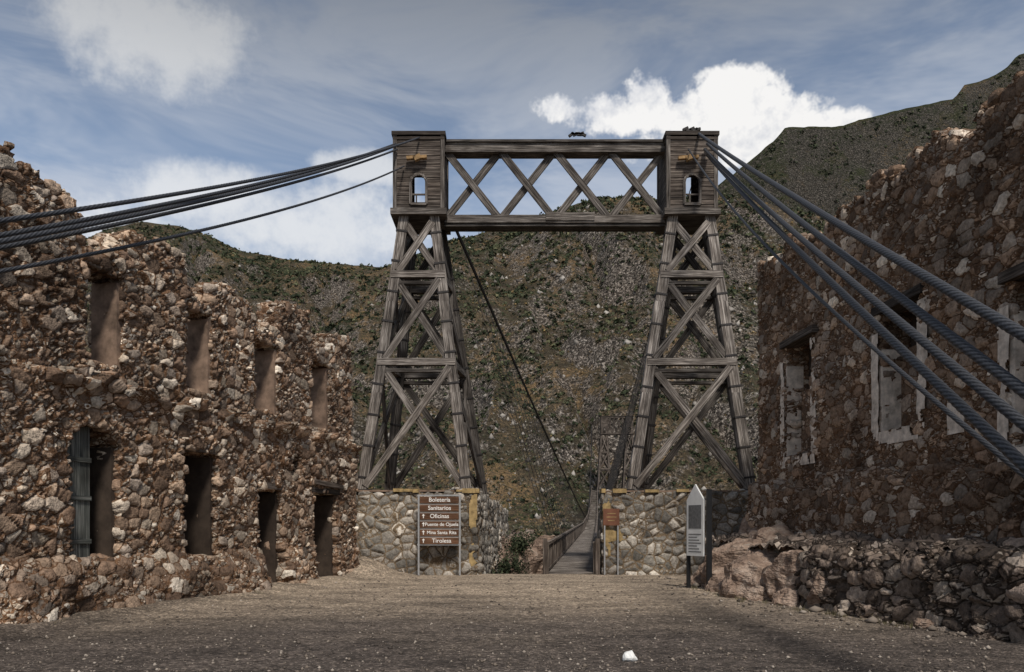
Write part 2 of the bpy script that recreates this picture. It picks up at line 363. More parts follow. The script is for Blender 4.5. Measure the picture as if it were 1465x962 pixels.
for i,o in enumerate(Rw):
    a,b=sorted(o[:2]);c,d=o[2],o[3]
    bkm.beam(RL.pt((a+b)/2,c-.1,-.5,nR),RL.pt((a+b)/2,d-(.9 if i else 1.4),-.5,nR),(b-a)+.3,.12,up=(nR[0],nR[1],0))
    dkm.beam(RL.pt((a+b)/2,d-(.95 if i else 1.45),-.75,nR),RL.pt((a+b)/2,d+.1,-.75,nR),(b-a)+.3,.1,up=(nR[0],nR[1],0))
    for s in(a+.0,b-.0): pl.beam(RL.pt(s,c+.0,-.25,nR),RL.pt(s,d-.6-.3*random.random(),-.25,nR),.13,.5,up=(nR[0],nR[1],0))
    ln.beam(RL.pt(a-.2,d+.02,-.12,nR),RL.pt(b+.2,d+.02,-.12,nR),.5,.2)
dkm.build('recess_shade_sheets',M_jambdk,right)  # dark sheets stand in for the shade in the upper window recesses
pts=[];qd=[]
def patch(line,nrm,a,b,c,d,seed,thr=.45,off=.075,res=.04):
    ns=max(2,int((b-a)/res));nz=max(2,int((d-c)/res))
    sv=np.linspace(a,b,ns+1);zv=np.linspace(c,d,nz+1);S,Z=np.meshgrid((sv[:-1]+sv[1:])/2,(zv[:-1]+zv[1:])/2,indexing='ij')
    ed=np.minimum(np.minimum(S-a,b-S)/(b-a),np.minimum(Z-c,d-Z)/(d-c)*1.5)
    mk=(fbm(S*2.2,Z*2.2,4,seed)+ed*.5)>thr
    Sv,Zv=np.meshgrid(sv,zv,indexing='ij')
    oo=off+(vnoise(Sv*6,Zv*6,seed+1)-.5)*.03
    P=np.stack([line.p0.x+line.d.x*Sv+nrm[0]*oo,line.p0.y+line.d.y*Sv+nrm[1]*oo,Zv],-1).reshape(-1,3)
    I,J=np.nonzero(mk);f=lambda i,j:i*(nz+1)+j
    base=sum(len(p) for p in pts)
    pts.append(P);qd.append(np.stack([f(I,J),f(I+1,J),f(I+1,J+1),f(I,J+1)],1)+base)
for i,o in enumerate(Rw):
    a,b=sorted(o[:2]);c,d=o[2],o[3]
    patch(RL,nR,a-.28,a+.02,c-.25,d-.5,40+i,.48);patch(RL,nR,b-.02,b+.35,c-.3,d-.2,50+i,.5);patch(RL,nR,a-.2,b+.2,c-.3,c+.02,60+i,.54)
s,z=RL.sz(1378,590);patch(RL,nR,s-.4,s+.3,z-.4,z+.4,70,.6)
mesh_np('plaster_patches',np.concatenate(pts),np.concatenate(qd),M_white,right,smooth=True)
pl.build('window_reveals',M_white,right);ln.build('window_lintels',M_wood_dk,right);bkm.build('window_infill',M_right,right)
# ---------------------------------------------------------------- ROCK OUTCROP + LOW WALL (right)
lw=empty('low_stone_wall')
WL=Line(v2(6.35,17.6),v2(8.75,8.0));nW=(-.970,-.2425)
wall_sheet('rubble_face',WL,nW,0,9.9,-.1,1.7,.9,[(0,1.2),(2,1.2),(4,1.25),(7,1.2),(11,1.2)],[],lambda S,Z:(1.2-Z)*.22+(vnoise(S*1.5,Z*2,31)-.5)*.25,M_low,lw,res=.05,rough=.16,chunk=.35,seed=31)
NXg,NYg=40,120
gx,gy=np.meshgrid(np.linspace(0,1,NXg),np.linspace(8,27.5,NYg),indexing='ij')
lx=np.interp(gy,[8,17.6,22,27.5],[8.75,6.35,5.9,6.2])+.35
rx=8.04+.0724*(26-gy)+.2
X=lx+(rx-lx)*gx;Zt=1.02+fbm(X*1.5,gy*1.5,4,33)*.35+gx*.35
idx=np.arange(NXg*NYg).reshape(NXg,NYg)
q=np.stack([idx[:-1,:-1],idx[1:,:-1],idx[1:,1:],idx[:-1,1:]],-1).reshape(-1,4)
mesh_np('terrace_fill',np.stack([X,gy,Zt],-1).reshape(-1,3),q,M_low,lw,smooth=True)
from mathutils import noise as mn
def rock_mesh(c,r,seed,sub=5,amp=.45,cuts=9):
    bm=bmesh.new();bmesh.ops.create_icosphere(bm,subdivisions=sub,radius=1)
    rg=random.Random(seed);pl_=[]
    for i in range(cuts):
        v=Vector((rg.gauss(0,1),rg.gauss(0,1),rg.gauss(0,1))).normalized();pl_.append((v,rg.uniform(.62,.9)))
    for v in bm.verts:
        p=v.co.copy()
        for nn,dd in pl_:
            t=p.dot(nn)
            if t>dd: p-=nn*(t-dd)*.92
        a=mn.fractal(p*1.6+Vector((seed,0,0)),1,2,5)
        p*=1+amp*a*.5
        v.co=Vector((p.x*r[0],p.y*r[1],p.z*r[2]))+Vector(c)
    return bm
def rock(name,c,r,seed,mat,sub=5,parent=None,amp=.45):
    bm=rock_mesh(c,r,seed,sub,amp)
    me=bpy.data.meshes.new(name);bm.to_mesh(me);bm.free();me.materials.append(mat)
    ob=bpy.data.objects.new(name,me);scene.collection.objects.link(ob)
    if parent:ob.parent=parent
    return ob
m,nt,bs,out=newmat('outcrop_rock');n=N(nt);co=n.coord('Object')
f1=n.noise(co,2.0,5,.7,.6);f2=n.noise(n.vmath('MULTIPLY',co,(1,1,3)),3,3,.7)
col=n.ramp(f1,[(.3,(.11,.078,.06)),(.5,(.29,.205,.155)),(.7,(.46,.37,.3))]);nt.links.new(col,bs.inputs['Base Color'])
n.bump(n.math('ADD',f1,f2),1.0,.2,bs);M_rock=m
ro=empty('rock_outcrop')
RK=[((6.65,22.3,.3),(1.35,1.5,1.05)),((7.3,20.6,.45),(1.5,1.3,1.1)),((6.2,19.9,.15),(1.0,1.1,.9)),((7.2,24.3,.5),(1.2,1.6,1.1)),((6.7,18.3,.3),(.8,1.0,1.0)),((7.9,25.6,1.0),(.8,1.0,1.4)),((6.75,17.0,.2),(.6,.7,.9)),((5.7,21.4,.0),(.55,.6,.45)),((7.5,22.2,1.1),(.9,1.2,.7)),((5.9,18.9,0),(.4,.45,.35)),((6.1,17.6,.0),(.35,.4,.35)),((5.6,23.4,.1),(.5,.8,.5)),((6.95,15.7,.1),(.35,.4,.4)),((7.3,14.2,.05),(.25,.3,.25)),((7.0,13.6,.02),(.16,.2,.13))]
for i,(c,r) in enumerate(RK): rock('rock_%d'%(i+1),c,r,i*5.1+1,M_rock,5,ro,.4)
# ---------------------------------------------------------------- ABUTMENTS
ab=empty('stone_abutment_wall')
AL=Line(v2(-6.6,28.9),v2(-1.25,28.9))
wall_sheet('front_face',AL,(0,-1),0,5.35,-.3,3.3,.7,[(0,2.98),(6,3.02)],[],lambda S,Z:(3-Z)*.03+S*0,M_abut,ab,res=.045,rough=.05,seed=41)
AS=Line(v2(-1.25,28.95),v2(-.25,37))
wall_sheet('side_face',AS,(.992,-.123),0,8.1,-6,3.3,.7,[(0,3.0),(2,2.9),(5,2.7),(8.1,2.5)],[],lambda S,Z:(3-Z)*.05+S*0,M_abut,ab,res=.055,rough=.08,seed=42)
cp=MB();cp.box(-6.6,-1.2,28.9,29.5,3.0,3.06)
cp.box(-6.6,-1.6,29.45,34.5,2.6,3.0)
cp.build('fill_top',M_plas,ab)
ab2=empty('stone_abutment_wall')
AR=Line(v2(3.28,28.9),v2(9.5,28.9))
wall_sheet('front_face',AR,(0,-1),0,6.2,-.3,3.3,.7,[(0,2.98),(3.1,2.98),(3.15,2.98),(6.2,3.0)],[],lambda S,Z:(3-Z)*.03+S*0,M_abut,ab2,res=.045,rough=.05,seed=43)
AQ=Line(v2(3.3,28.95),v2(4.1,36))
wall_sheet('side_face',AQ,(-.994,.113),0,7.1,-6,3.3,.7,[(0,3.0),(8.1,2.9)],[],lambda S,Z:S*0,M_abut,ab2,res=.06,rough=.05,seed=44)
cp=MB();cp.box(3.9,9.6,29.45,34.5,2.6,3.0);cp.box(3.3,9.5,28.92,29.5,2.99,3.05);cp.build('fill_top',M_plas,ab2)
for par,x0,x1,sd in((ab,-4.3,-1.18,81),(ab2,3.24,6.7,82)):
    cm=MB();x=x0
    while x<x1:
        w=.12+random.random()*.4;e=min(x+w,x1)
        if random.random()<.7: cm.box(x,e-.01,28.78+random.random()*.05,29.55,3.0-random.random()*.05,3.07+random.random()*.05)
        x=e
    cm.build('ochre_coping',M_ochre,par)
pts=[];qd=[]
patch(AR,(0,-1),.0,.28,.6,2.95,91,.6,.1);patch(AR,(0,-1),0.0,1.0,1.2,1.75,93,.66,.1)
mesh_np('ochre_patch',np.concatenate(pts),np.concatenate(qd),M_ochre,ab2,smooth=True)
pts=[];qd=[]
patch(AL,(0,-1),5.05,5.34,.3,2.95,92,.6,.1)
mesh_np('ochre_patch',np.concatenate(pts),np.concatenate(qd),M_ochre,ab,smooth=True)
# ---------------------------------------------------------------- BRIDGE
br=empty('suspension_bridge')
def tower(mb,ir,ck,xb0,xb1,xt0,xt1,yf,yb,zb,zc,zt,ytf,ytb,half,levels,s=1.0,bands=True,skb=.5,skt=.15):
    H=zc-zb
    def L(fx,fy,z):
        t=(z-zb)/H;xa=(xb0,xb1)[fx]+skb*fy;xt=(xt0,xt1)[fx]+skt*fy;ya=(yf,yb)[fy];yt=(ytf,ytb)[fy]
        return Vector((xa+(xt-xa)*t,ya+(yt-ya)*t,z))
    lw_=.38*s
    for fx in(0,1):
        for fy in(0,1):
            zz=[zb,zb+H*.35,zb+H*.68,zc]
            for a,b in zip(zz[:-1],zz[1:]):
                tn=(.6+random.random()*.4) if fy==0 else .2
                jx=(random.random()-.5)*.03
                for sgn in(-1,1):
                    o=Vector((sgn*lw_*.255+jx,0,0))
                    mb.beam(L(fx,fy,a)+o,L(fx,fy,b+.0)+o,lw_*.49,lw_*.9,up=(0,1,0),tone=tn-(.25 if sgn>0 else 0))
            if bands:
                z=zb+.5
                while z<zc-.3:
                    ir.beam(L(fx,fy,z),L(fx,fy,z+.07),lw_+.05,lw_*.9+.05,up=(0,1,0));z+=1.12+random.random()*.1
    lev=[zb+.1]+levels+[zc-.1]
    for fy in(0,1):
        o=-.16*s if fy==0 else .16*s
        for z in levels:
            a,b=L(0,fy,z),L(1,fy,z);a.x-=.15*s;b.x+=.15*s
            mb.beam(a+Vector((0,o*.4,0)),b+Vector((0,o*.4,0)),.3*s,.26*s,tone=.8 if fy==0 else .3)
            mb.beam(a+Vector((0,o*.4,-.32*s)),b+Vector((0,o*.4,-.32*s)),.22*s,.12*s,tone=.1)
        for i in range(len(lev)-1):
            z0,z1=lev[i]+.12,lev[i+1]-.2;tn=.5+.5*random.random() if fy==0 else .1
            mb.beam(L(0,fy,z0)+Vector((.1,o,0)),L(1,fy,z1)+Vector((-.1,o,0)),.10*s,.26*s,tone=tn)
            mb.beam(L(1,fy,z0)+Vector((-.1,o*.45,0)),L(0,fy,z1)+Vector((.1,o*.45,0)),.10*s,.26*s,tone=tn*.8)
    for fx in(0,1):
        for z in levels: mb.beam(L(fx,0,z),L(fx,1,z),.2*s,.26*s,tone=.2)
        for i in range(len(lev)-1):
            z0,z1=lev[i]+.1,lev[i+1]-.15
            mb.beam(L(fx,0,z0),L(fx,1,z1),.12*s,.2*s,tone=.1);mb.beam(L(fx,1,z0),L(fx,0,z1),.12*s,.2*s,tone=.1)
    cx=(xt0+xt1)/2;x0=cx-half;x1=cx+half;y0=ytf-.28*s;y1=ytb+.28*s
    mb.box(x0-.1*s,x1+.1*s,y0-.1*s,y1+.1*s,zc-.05,zc+.18*s,tone=.4)
    ck.box(x0-.06*s,x1+.06*s,y0-.06*s,y1+.06*s,zt-.14*s,zt,tone=.1)
    ck.box(x0-.02,x1+.02,y0-.02,y1+.02,zt-.30*s,zt-.2*s,tone=.3)
    for X_ in(x0+.06*s,x1-.06*s):
        for Y_ in(y0+.06*s,y1-.06*s): mb.box(X_-.075*s,X_+.075*s,Y_-.075*s,Y_+.075*s,zc+.18*s,zt-.14*s,axis='z',tone=.4)
    ph=.17*s;z=zc+.2*s;aw=.3*s;az0=zc+.36*s;az1=zc+1.5*s
    while z<zt-.3*s:
        zm=z+ph/2;full=[(x0+.13*s,x1-.13*s)];seg=full;segb=full
        if az0-.05<zm<az1:
            hw=aw if zm<az1-aw else math.sqrt(max(0,aw*aw-(zm-(az1-aw))**2))
            if hw>.03: seg=[(x0+.13*s,cx-hw),(cx+hw,x1-.13*s)]
        if az0+.5<zm<az1+.75: segb=[(x0+.13*s,cx-aw*1.3),(cx+aw*1.3,x1-.13*s)]
        tn=.3+.7*random.random()
        for Yp,sg_ in((y0+.05*s,seg),(y1-.05*s,segb)):
            for a,b in sg_: ck.box(a,b,Yp-.03*s,Yp+.03*s,z,z+ph-.02*s,tone=tn)
        for Xp in(x0+.05*s,x1-.05*s): ck.box(Xp-.03*s,Xp+.03*s,y0+.13*s,y1-.13*s,z,z+ph-.02*s,axis='y',tone=tn*.6)
        z+=ph
    Yp=y0
    P=[Vector((cx-aw,Yp,az0)),Vector((cx-aw,Yp,az1-aw))]
    for k in range(1,9):
        t=math.pi-k*math.pi/9*1.0;P.append(Vector((cx+aw*math.cos(t),Yp,az1-aw+aw*math.sin(t))))
    P+= [Vector((cx+aw,Yp,az1-aw)),Vector((cx+aw,Yp,az0))]
    for a,b in zip(P[:-1],P[1:]): mb.beam(a,b,.10*s,.08*s,up=(0,1,0),tone=.5)
    mb.beam(P[0],P[-1],.1*s,.1*s,tone=.5);mb.beam((cx-aw,Yp+.05,az0+.38*s),(cx+aw,Yp+.05,az0+.38*s),.05*s,.06*s,tone=.5)
    mb.beam((cx-aw*.3,Yp+.05,az0+.38*s),(cx-aw*.3,Yp+.05,az0),.05*s,.06*s,tone=.5)
    return x0,x1,y0,y1
def truss(mb,x0,x1,yf,yb,z0,z1,n_,s=1.0):
    ym=(yf+yb)/2
    mb.box(x0,x1,ym-.3*s,ym+.3*s,z1-.38*s,z1-.02,tone=.35);mb.box(x0+.02,x1-.02,ym-.38*s,ym+.38*s,z1-.02*s,z1+.07*s,tone=.1)
    for a,b,t in((x0,x0+(x1-x0)*.48,.4),(x0+(x1-x0)*.48,x1,.6)):
        mb.box(a,b,ym-.36*s,ym+.36*s,z0+.02,z0+.32*s,tone=t)
    mb.box(x0+(x1-x0)*.46,x0+(x1-x0)*.68,ym-.4*s,ym+.4*s,z0+.1,z0+.4*s,tone=.55)
    mb.box(x0,x1,ym-.3*s,ym+.3*s,z0-.1*s,z0,tone=.05)
    dx=(x1-x0)/n_
    for i in range(n_):
        a=x0+i*dx;b=a+dx
        mb.beam((a+.05,ym-.12*s,z1-.3*s),(b-.05,ym-.12*s,z0+.3*s),.10*s,.27*s,tone=.1+.4*random.random());mb.beam((b-.05,ym+.02*s,z1-.3*s),(a+.05,ym+.02*s,z0+.3*s),.10*s,.27*s,tone=.1+.4*random.random())
mb,ir,ck=MB(),MB(),MB()
yf,yb,ytf,ytb=29.75,33.1,30.75,32.2
zb=3.02;zc=wz(306,30.5);zt=wz(189,30.5)
def xa(px,Y): return kx(px)*Y
lv=[wz(518,30.1),wz(394,30.5)]
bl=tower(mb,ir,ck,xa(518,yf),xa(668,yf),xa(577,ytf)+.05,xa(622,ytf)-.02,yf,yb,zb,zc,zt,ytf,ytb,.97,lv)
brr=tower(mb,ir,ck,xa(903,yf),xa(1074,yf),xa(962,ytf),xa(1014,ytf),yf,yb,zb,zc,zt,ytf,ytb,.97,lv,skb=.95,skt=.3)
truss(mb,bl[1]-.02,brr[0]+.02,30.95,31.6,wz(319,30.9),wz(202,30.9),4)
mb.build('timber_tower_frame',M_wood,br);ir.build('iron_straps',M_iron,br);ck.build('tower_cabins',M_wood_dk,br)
ft=MB()
for px in(518,668,903,1074):
    ft.box(xa(px,yf)-.35,xa(px,yf)+.35,yf-.3,yf+.3,2.95,3.12)
ft.build('tower_footings',M_iron,br)
fx=MB()
for cxx in(xa(598,30.45),xa(985,30.45)):
    z=wz(228,30.4)
    fx.beam((cxx-.42,30.32,z),(cxx+.35,30.32,z+.05),.16,.11);fx.beam((cxx-.12,30.28,z-.05),(cxx+.12,30.28,z+.05),.18,.18)
fx.build('cable_saddles',plain_mat('ochre_saddle',(.3,.19,.09),.8,.5,6),br)
fx=MB();c=W(825,197,31)
for i in range(7):
    fx.beam(c+Vector((i*.08-.3,0,.04+abs(math.sin(i*1.4))*.12)),c+Vector((i*.08-.12,0,.03+abs(math.sin(i*1.4+1.2))*.16)),.09,.09)
c=W(988,190,31)
for i in range(5): fx.beam(c+Vector((i*.12-.3,0,.02+random.random()*.1)),c+Vector((i*.12-.1,.0,.05+random.random()*.15)),.12,.09)
fx.build('top_fittings',M_iron,br)
mb2,ir2,ck2=MB(),MB(),MB();Yp=240
xl,xr=xa(864,Yp),xa(900,Yp);z0f=wz(700,Yp);zcf=wz(622,Yp);ztf=wz(596,Yp)
for c_ in(xl,xr): tower(mb2,ir2,ck2,c_-1.9,c_+1.9,c_-.8,c_+.8,Yp-1.6,Yp+1.6,z0f,zcf,ztf,Yp-.8,Yp+.8,1.1,[z0f+6,z0f+11],1.4,False,0,0)
truss(mb2,xl+1.1,xr-1.1,Yp-.6,Yp+.6,zcf,ztf,4,1.5)
mb2.build('far_tower_frame',M_wood_dk,br);ck2.build('far_tower_cabins',M_wood_dk,br)
dk=MB();rl=MB()
def dz(Y): return float(np.interp(Y,[29,50,100,150,200,240],[0,.35,1.2,3.2,7.6,13]))+.04
def dxc(Y): return 2.15+.108*(Y-29)
y=29.0
while y<238:
    st=.24 if y<70 else 1.0
    wd=1.62
    dk.beam((dxc(y)-wd/2,y+st/2,dz(y+st/2)),(dxc(y)+wd/2,y+st/2,dz(y+st/2)),st*.86,.05,tone=.5+random.random()*.5);y+=st
y=29.0
while y<236:
    st=3.0;a=Vector((dxc(y),y,dz(y)));b=Vector((dxc(y+st),y+st,dz(y+st)))
    for sg in(-1,1):
        o=Vector((sg*.86,0,0))
        dk.beam(a+o+Vector((0,0,-.15)),b+o+Vector((0,0,-.15)),.12,.25,tone=.2)
        rl.beam(a+o+Vector((0,0,1.08)),b+o+Vector((0,0,1.08)),.14,.10,tone=1);rl.beam(a+o+Vector((0,0,.12)),b+o+Vector((0,0,.12)),.08,.1)
        rl.beam(a+o+Vector((0,0,.93)),b+o+Vector((0,0,.93)),.05,.09)
    nb=9 if y<90 else 3
    for i in range(nb):
        p=a.lerp(b,i/nb)
        for sg in(-1,1):
            w_=.11 if i==0 else .05
            rl.beam(p+Vector((sg*.86,0,-.1)),p+Vector((sg*.86,0,1.12 if i==0 else 1.05)),w_,w_,up=(0,1,0))
    y+=st
for sg in(-1,1): rl.beam((dxc(29)+sg*.95,28.9,0),(dxc(29)+sg*.95,28.9,1.3),.16,.16,up=(0,1,0))
dk.build('plank_deck',M_wood,br);rl.build('deck_railing',M_wood_dk,br)
TN=[]
def cable(vs,fs,path,r,twist=True,pitch=.7,ring=.05,nseg=24,lobes=6):
    P=np.array([tuple(p) for p in path],float)
    seg=np.linalg.norm(np.diff(P,axis=0),axis=1);cum=np.concatenate([[0],np.cumsum(seg)])
    n_=max(2,int(cum[-1]/ring));t=np.linspace(0,cum[-1],n_)
    C=np.stack([np.interp(t,cum,P[:,i]) for i in range(3)],1)
    T=np.gradient(C,axis=0);T/=np.linalg.norm(T,axis=1)[:,None]
    U=np.cross(T,[0,0,1.]);U/=np.linalg.norm(U,axis=1)[:,None];Vv=np.cross(U,T)
    th=np.linspace(0,2*np.pi,nseg,endpoint=False)[None,:]
    ph=th-(t/pitch*2*np.pi)[:,None]
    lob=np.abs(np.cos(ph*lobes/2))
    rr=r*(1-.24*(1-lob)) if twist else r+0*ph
    TN.append((lob if twist else lob*0+.2).ravel())  # occlusion shade in the strand grooves painted into the tone
    ring_=C[:,None,:]+rr[...,None]*(np.cos(th)[...,None]*U[:,None,:]+np.sin(th)[...,None]*Vv[:,None,:])
    base=sum(len(v) for v in vs);idx=np.arange(n_*nseg).reshape(n_,nseg)+base
    q=np.stack([idx[:-1],np.roll(idx,-1,1)[:-1],np.roll(idx,-1,1)[1:],idx[1:]],-1).reshape(-1,4)
    vs.append(ring_.reshape(-1,3));fs.append(q)
def stay(p0,pe,sag,vs,fs,r,**k):
    p0=Vector(p0);pe=Vector(pe);d=(pe-p0)
    tz=(0.05-p0.z)/d.z if d.z<0 else 1
    pth=[]
    for i in range(61):
        t=i/60*tz;q=p0+d*t;q.z-=sag*4*(min(t,1.25))*(1.25-min(t,1.25))/1.56
        pth.append(q)
    cable(vs,fs,pth,r,**k)
vs,fs=[],[]
for (sx,sy,py,dY,sag,r) in[(600,197,291,0,.35,.036),(566,206,316,.15,.3,.038),(566,209,324,-.25,.3,.038),(568,214,334,.35,.3,.036),(578,238,356,0,.45,.03)]:
    stay(W(sx,sy,30.4),W(0,py,10.06+dY),sag,vs,fs,r)
for (sx,sy,py,Y,sag,r) in[(1000,192,468,7.3,.12,.058),(1012,206,545,7.1,.15,.056),(1008,214,588,7.4,.2,.056),(1012,222,645,7.0,.2,.058),(985,214,608,7.6,.75,.032)]:
    stay(W(sx,sy,30.4),W(1465,py,Y),sag,vs,fs,r)
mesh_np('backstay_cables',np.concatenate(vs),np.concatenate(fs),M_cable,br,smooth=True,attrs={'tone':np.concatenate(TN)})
vs,fs=[],[];hg=MB()
for sd in(-1,1):
    xt=xa(600,30.8)+.3 if sd<0 else xa(985,30.8)+.5
    for j in range(3 if sd<0 else 2):
        pth=[]
        for i in range(60):
            Y=31.5+i/59*208
            t=min(1,(Y-31.5)/105)
            z=16.0-j*.3-12.6*(2*t-t*t) if Y<136.5 else 3.4-j*.1+29*((Y-136.5)/103)**2
            ed=dxc(Y)+sd*1.0
            w=(1-t)**2.0 if Y<136.5 else 0
            pth.append(Vector((ed+(xt-(dxc(31.5)+sd))*w+j*.1,Y,z)))
        cable(vs,fs,pth,.045 if sd<0 else .02,False,ring=1.0,nseg=6)
        if j==0: base=pth
    Y=36
    while Y<130:
        yy=[p.y for p in base];X=np.interp(Y,yy,[p.x for p in base]);Z=np.interp(Y,yy,[p.z for p in base])
        hg.beam((X,Y,Z),(dxc(Y)+sd*.9,Y,dz(Y)-.2),.028,.028,up=(0,1,0));Y+=2.5
mesh_np('main_cables',np.concatenate(vs),np.concatenate(fs),M_iron,br,smooth=True);hg.build('suspender_rods',M_iron,br)
# ---------------------------------------------------------------- TERRAIN
gx=np.concatenate([np.linspace(-900,-30,16),np.linspace(-28,28,90),np.linspace(30,900,16)])
gy=np.concatenate([np.linspace(-900,-20,14),np.linspace(-18,29.3,90)])
X,Y=np.meshgrid(gx,gy,indexing='ij')
nearf=np.clip(1-np.abs(X)/28,0,1)
Z=(fbm(X*.35,Y*.35,4,71)-.5)*.10*nearf
Z+=.55*np.exp(-((X+5.6)/1.1)**2)*np.clip((Y-26.5)/2.2,0,1)
Z+=np.exp(-((X+8.6-(Y-14)*.237)/.8)**2)*.15
idx=np.arange(X.size).reshape(X.shape);q=np.stack([idx[:-1,:-1],idx[1:,:-1],idx[1:,1:],idx[:-1,1:]],-1).reshape(-1,4)
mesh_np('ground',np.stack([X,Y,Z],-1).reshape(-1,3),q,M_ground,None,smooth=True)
def hill(name,k0,k1,nc,ridge,dist,foot,zfoot,mat,amp,power,nr,pre=None,seed=0,cliff=None,small=.42,gul=1.0,gx_=52):
    ks=np.linspace(k0,k1,nc);pxs=ks*F+CX
    rp=np.interp(pxs,[r[0] for r in ridge],[r[1] for r in ridge]);D=np.interp(pxs,[r[0] for r in dist],[r[1] for r in dist])
    zr=CH+(HY-rp)*D/F
    rows=[];T=list(np.linspace(0,1,nr))+[1.03,1.08,1.2,1.5,2.0]
    for t in T:
        if t<=1: Yv=foot+(D-foot)*t
        else: Yv=D*t
        Xv=ks*Yv
        if t<=1:
            base=zfoot+(zr-zfoot)*(t**power)
            if cliff: base=base+cliff(pxs,t,zr)
            wx=(fbm(Xv/60,Yv/60,3,seed+4)-.5)*50
            n1=fbm((Xv+wx)/110+3,Yv/230,5,seed,True)-.5;n2=fbm(Xv/20,Yv/30,5,seed+9,True)-.5
            n3=np.abs(2*fbm((Xv+wx*1.3+Yv*.18)/gx_,Yv/260,3,seed+14)-1)
            n3=np.minimum(n3*3.2,1)-.7
            fade=min(1,t*5)*min(1,(1-t)*3.5+.02);f2=min(1,t*6)*min(1,(1-t)*8+.22)
            z=base+n1*amp*fade*2+n2*amp*small*f2+n3*amp*gul*fade
        else: z=zr*(1-(t-1)*.9)
        rows.append(np.stack([Xv,Yv,z],-1))
    if pre:
        pr=[]
        for Yc,zc_ in pre:
            Yv=np.full(nc,float(Yc));Xv=ks*Yc
            pr.append(np.stack([Xv,Yv,zc_+(fbm(Xv/6,Yv/6,4,5)-.5)*min(4,(Yc-29.2)*.5)],-1))
        rows=pr+rows
    P=np.stack(rows);R=P.shape[0];idx=np.arange(R*nc).reshape(R,nc)
    q=np.stack([idx[:-1,:-1],idx[:-1,1:],idx[1:,1:],idx[1:,:-1]],-1).reshape(-1,4)
    ob=mesh_np(name,P.reshape(-1,3),q,mat,None,smooth=True)
    return P,len(pre) if pre else 0
ridge=[(-1500,520),(-300,420),(0,385),(110,348),(150,330),(200,318),(255,324),(300,340),(350,362),(430,374),(500,380),(545,383),(600,362),(640,346),(700,332),(745,322),(800,300),(850,287),(900,284),(960,288),(1030,282),(1085,290),(1300,340),(1600,420),(3200,560)]
dist=[(-1500,900),(0,850),(400,780),(540,700),(650,600),(800,560),(1100,560),(3200,600)]
pre=[(29.25,-.3),(30.2,-1.6),(32,-4.0),(36,-7.5),(44,-14),(60,-25),(90,-38),(130,-42),(170,-32),(195,-18)]
HP,npre=hill('hillside',-2.0,2.2,720,ridge,dist,205,-11,M_hill,23,1.12,280,pre,seed=2,small=.55,gul=.9)
ridge2=[(700,420),(950,330),(1030,264),(1060,240),(1085,222),(1105,203),(1124,184),(1150,183),(1200,181),(1232,172),(1260,164),(1330,150),(1365,142),(1380,122),(1400,118),(1425,108),(1440,97),(1452,84),(1465,76),(1520,55),(1700,60),(2200,150),(3200,350)]
def cl(pxs,t,zr): return -np.clip((1-t)/.22,0,1)*np.clip((t-.0)/.3,0,1)*zr*.2
MP,_=hill('mountain',-.05,2.2,460,ridge2,[(700,1150),(1100,1150),(1500,1350),(3200,1400)],500,-20,M_mtn,50,1.1,200,None,seed=17,cliff=cl,small=.4,gul=.8,gx_=110)
tb=MB();S_=6000;tb.poly([(-S_,29.5,-60),(S_,29.5,-60),(S_,S_,-60),(-S_,S_,-60)]);tb.build('valley_floor',M_hill)
def scatter(P,r0,count,size,kmin,kmax,seed,kind,dens=None,hi=.75,m_=16,tall=.9):
    R,C=P.shape[:2];rg=np.random.default_rng(seed);r1=R-7
    rr=rg.uniform(r0,r1,count*3);cc=rg.uniform(0,C-2,count*3)
    ri=rr.astype(int);ci=cc.astype(int);fr=(rr-ri)[:,None];fc=(cc-ci)[:,None]
    p=(P[ri,ci]*(1-fc)+P[ri,ci+1]*fc)*(1-fr)+(P[ri+1,ci]*(1-fc)+P[ri+1,ci+1]*fc)*fr
    kk=p[:,0]/p[:,1];ok=(kk>kmin)&(kk<kmax)
    d=(fbm(p[:,0]/25,p[:,1]/35,4,seed)-.5)*1.7+.5
    if dens: d=dens(p,d,rr/R,kk)
    ok&=d>rg.uniform(.2,hi,len(p));p=p[ok][:count];n_=len(p)
    sz=size[0]+(size[1]-size[0])*rg.random(n_)**2.8
    sz*=np.clip(p[:,1]/420,.55,1.3)
    if kind=='shrub':
        dirs=rg.normal(size=(n_,m_,3));dirs[...,2]=np.abs(dirs[...,2])*tall;dirs/=np.linalg.norm(dirs,axis=2)[...,None]
        cen=p[:,None,:]+dirs*(sz[:,None,None]*rg.uniform(.25,.8,(n_,m_,1)))
        a=rg.normal(size=(n_,m_,3));a/=np.linalg.norm(a,axis=2)[...,None]
        b=np.cross(a,dirs);b/=np.linalg.norm(b,axis=2)[...,None]+1e-6
        h=sz[:,None,None]*.40
        v=np.stack([cen+a*h,cen-a*h*.6+b*h,cen-a*h*.6-b*h],2).reshape(-1,3)
        f=np.arange(len(v)).reshape(-1,3)
        tn=np.repeat(rg.random(n_)**1.1,m_*3)*.75+np.repeat(rg.random(n_*m_),3)*.25
    else:
        ico=np.array([[1,0,0],[-1,0,0],[0,1,0],[0,-1,0],[0,0,1],[0,0,-1]],float)
        fc_=np.array([[0,2,4],[2,1,4],[1,3,4],[3,0,4],[2,0,5],[1,2,5],[3,1,5],[0,3,5]])
        v=(p[:,None,:]+ico[None]*sz[:,None,None]*rg.uniform(.5,1.1,(n_,6,1))+rg.normal(size=(n_,6,3))*sz[:,None,None]*.2).reshape(-1,3)
        f=(fc_[None]+np.arange(n_)[:,None,None]*6).reshape(-1,3);tn=np.repeat(rg.random(n_),6)
    return v,f,tn
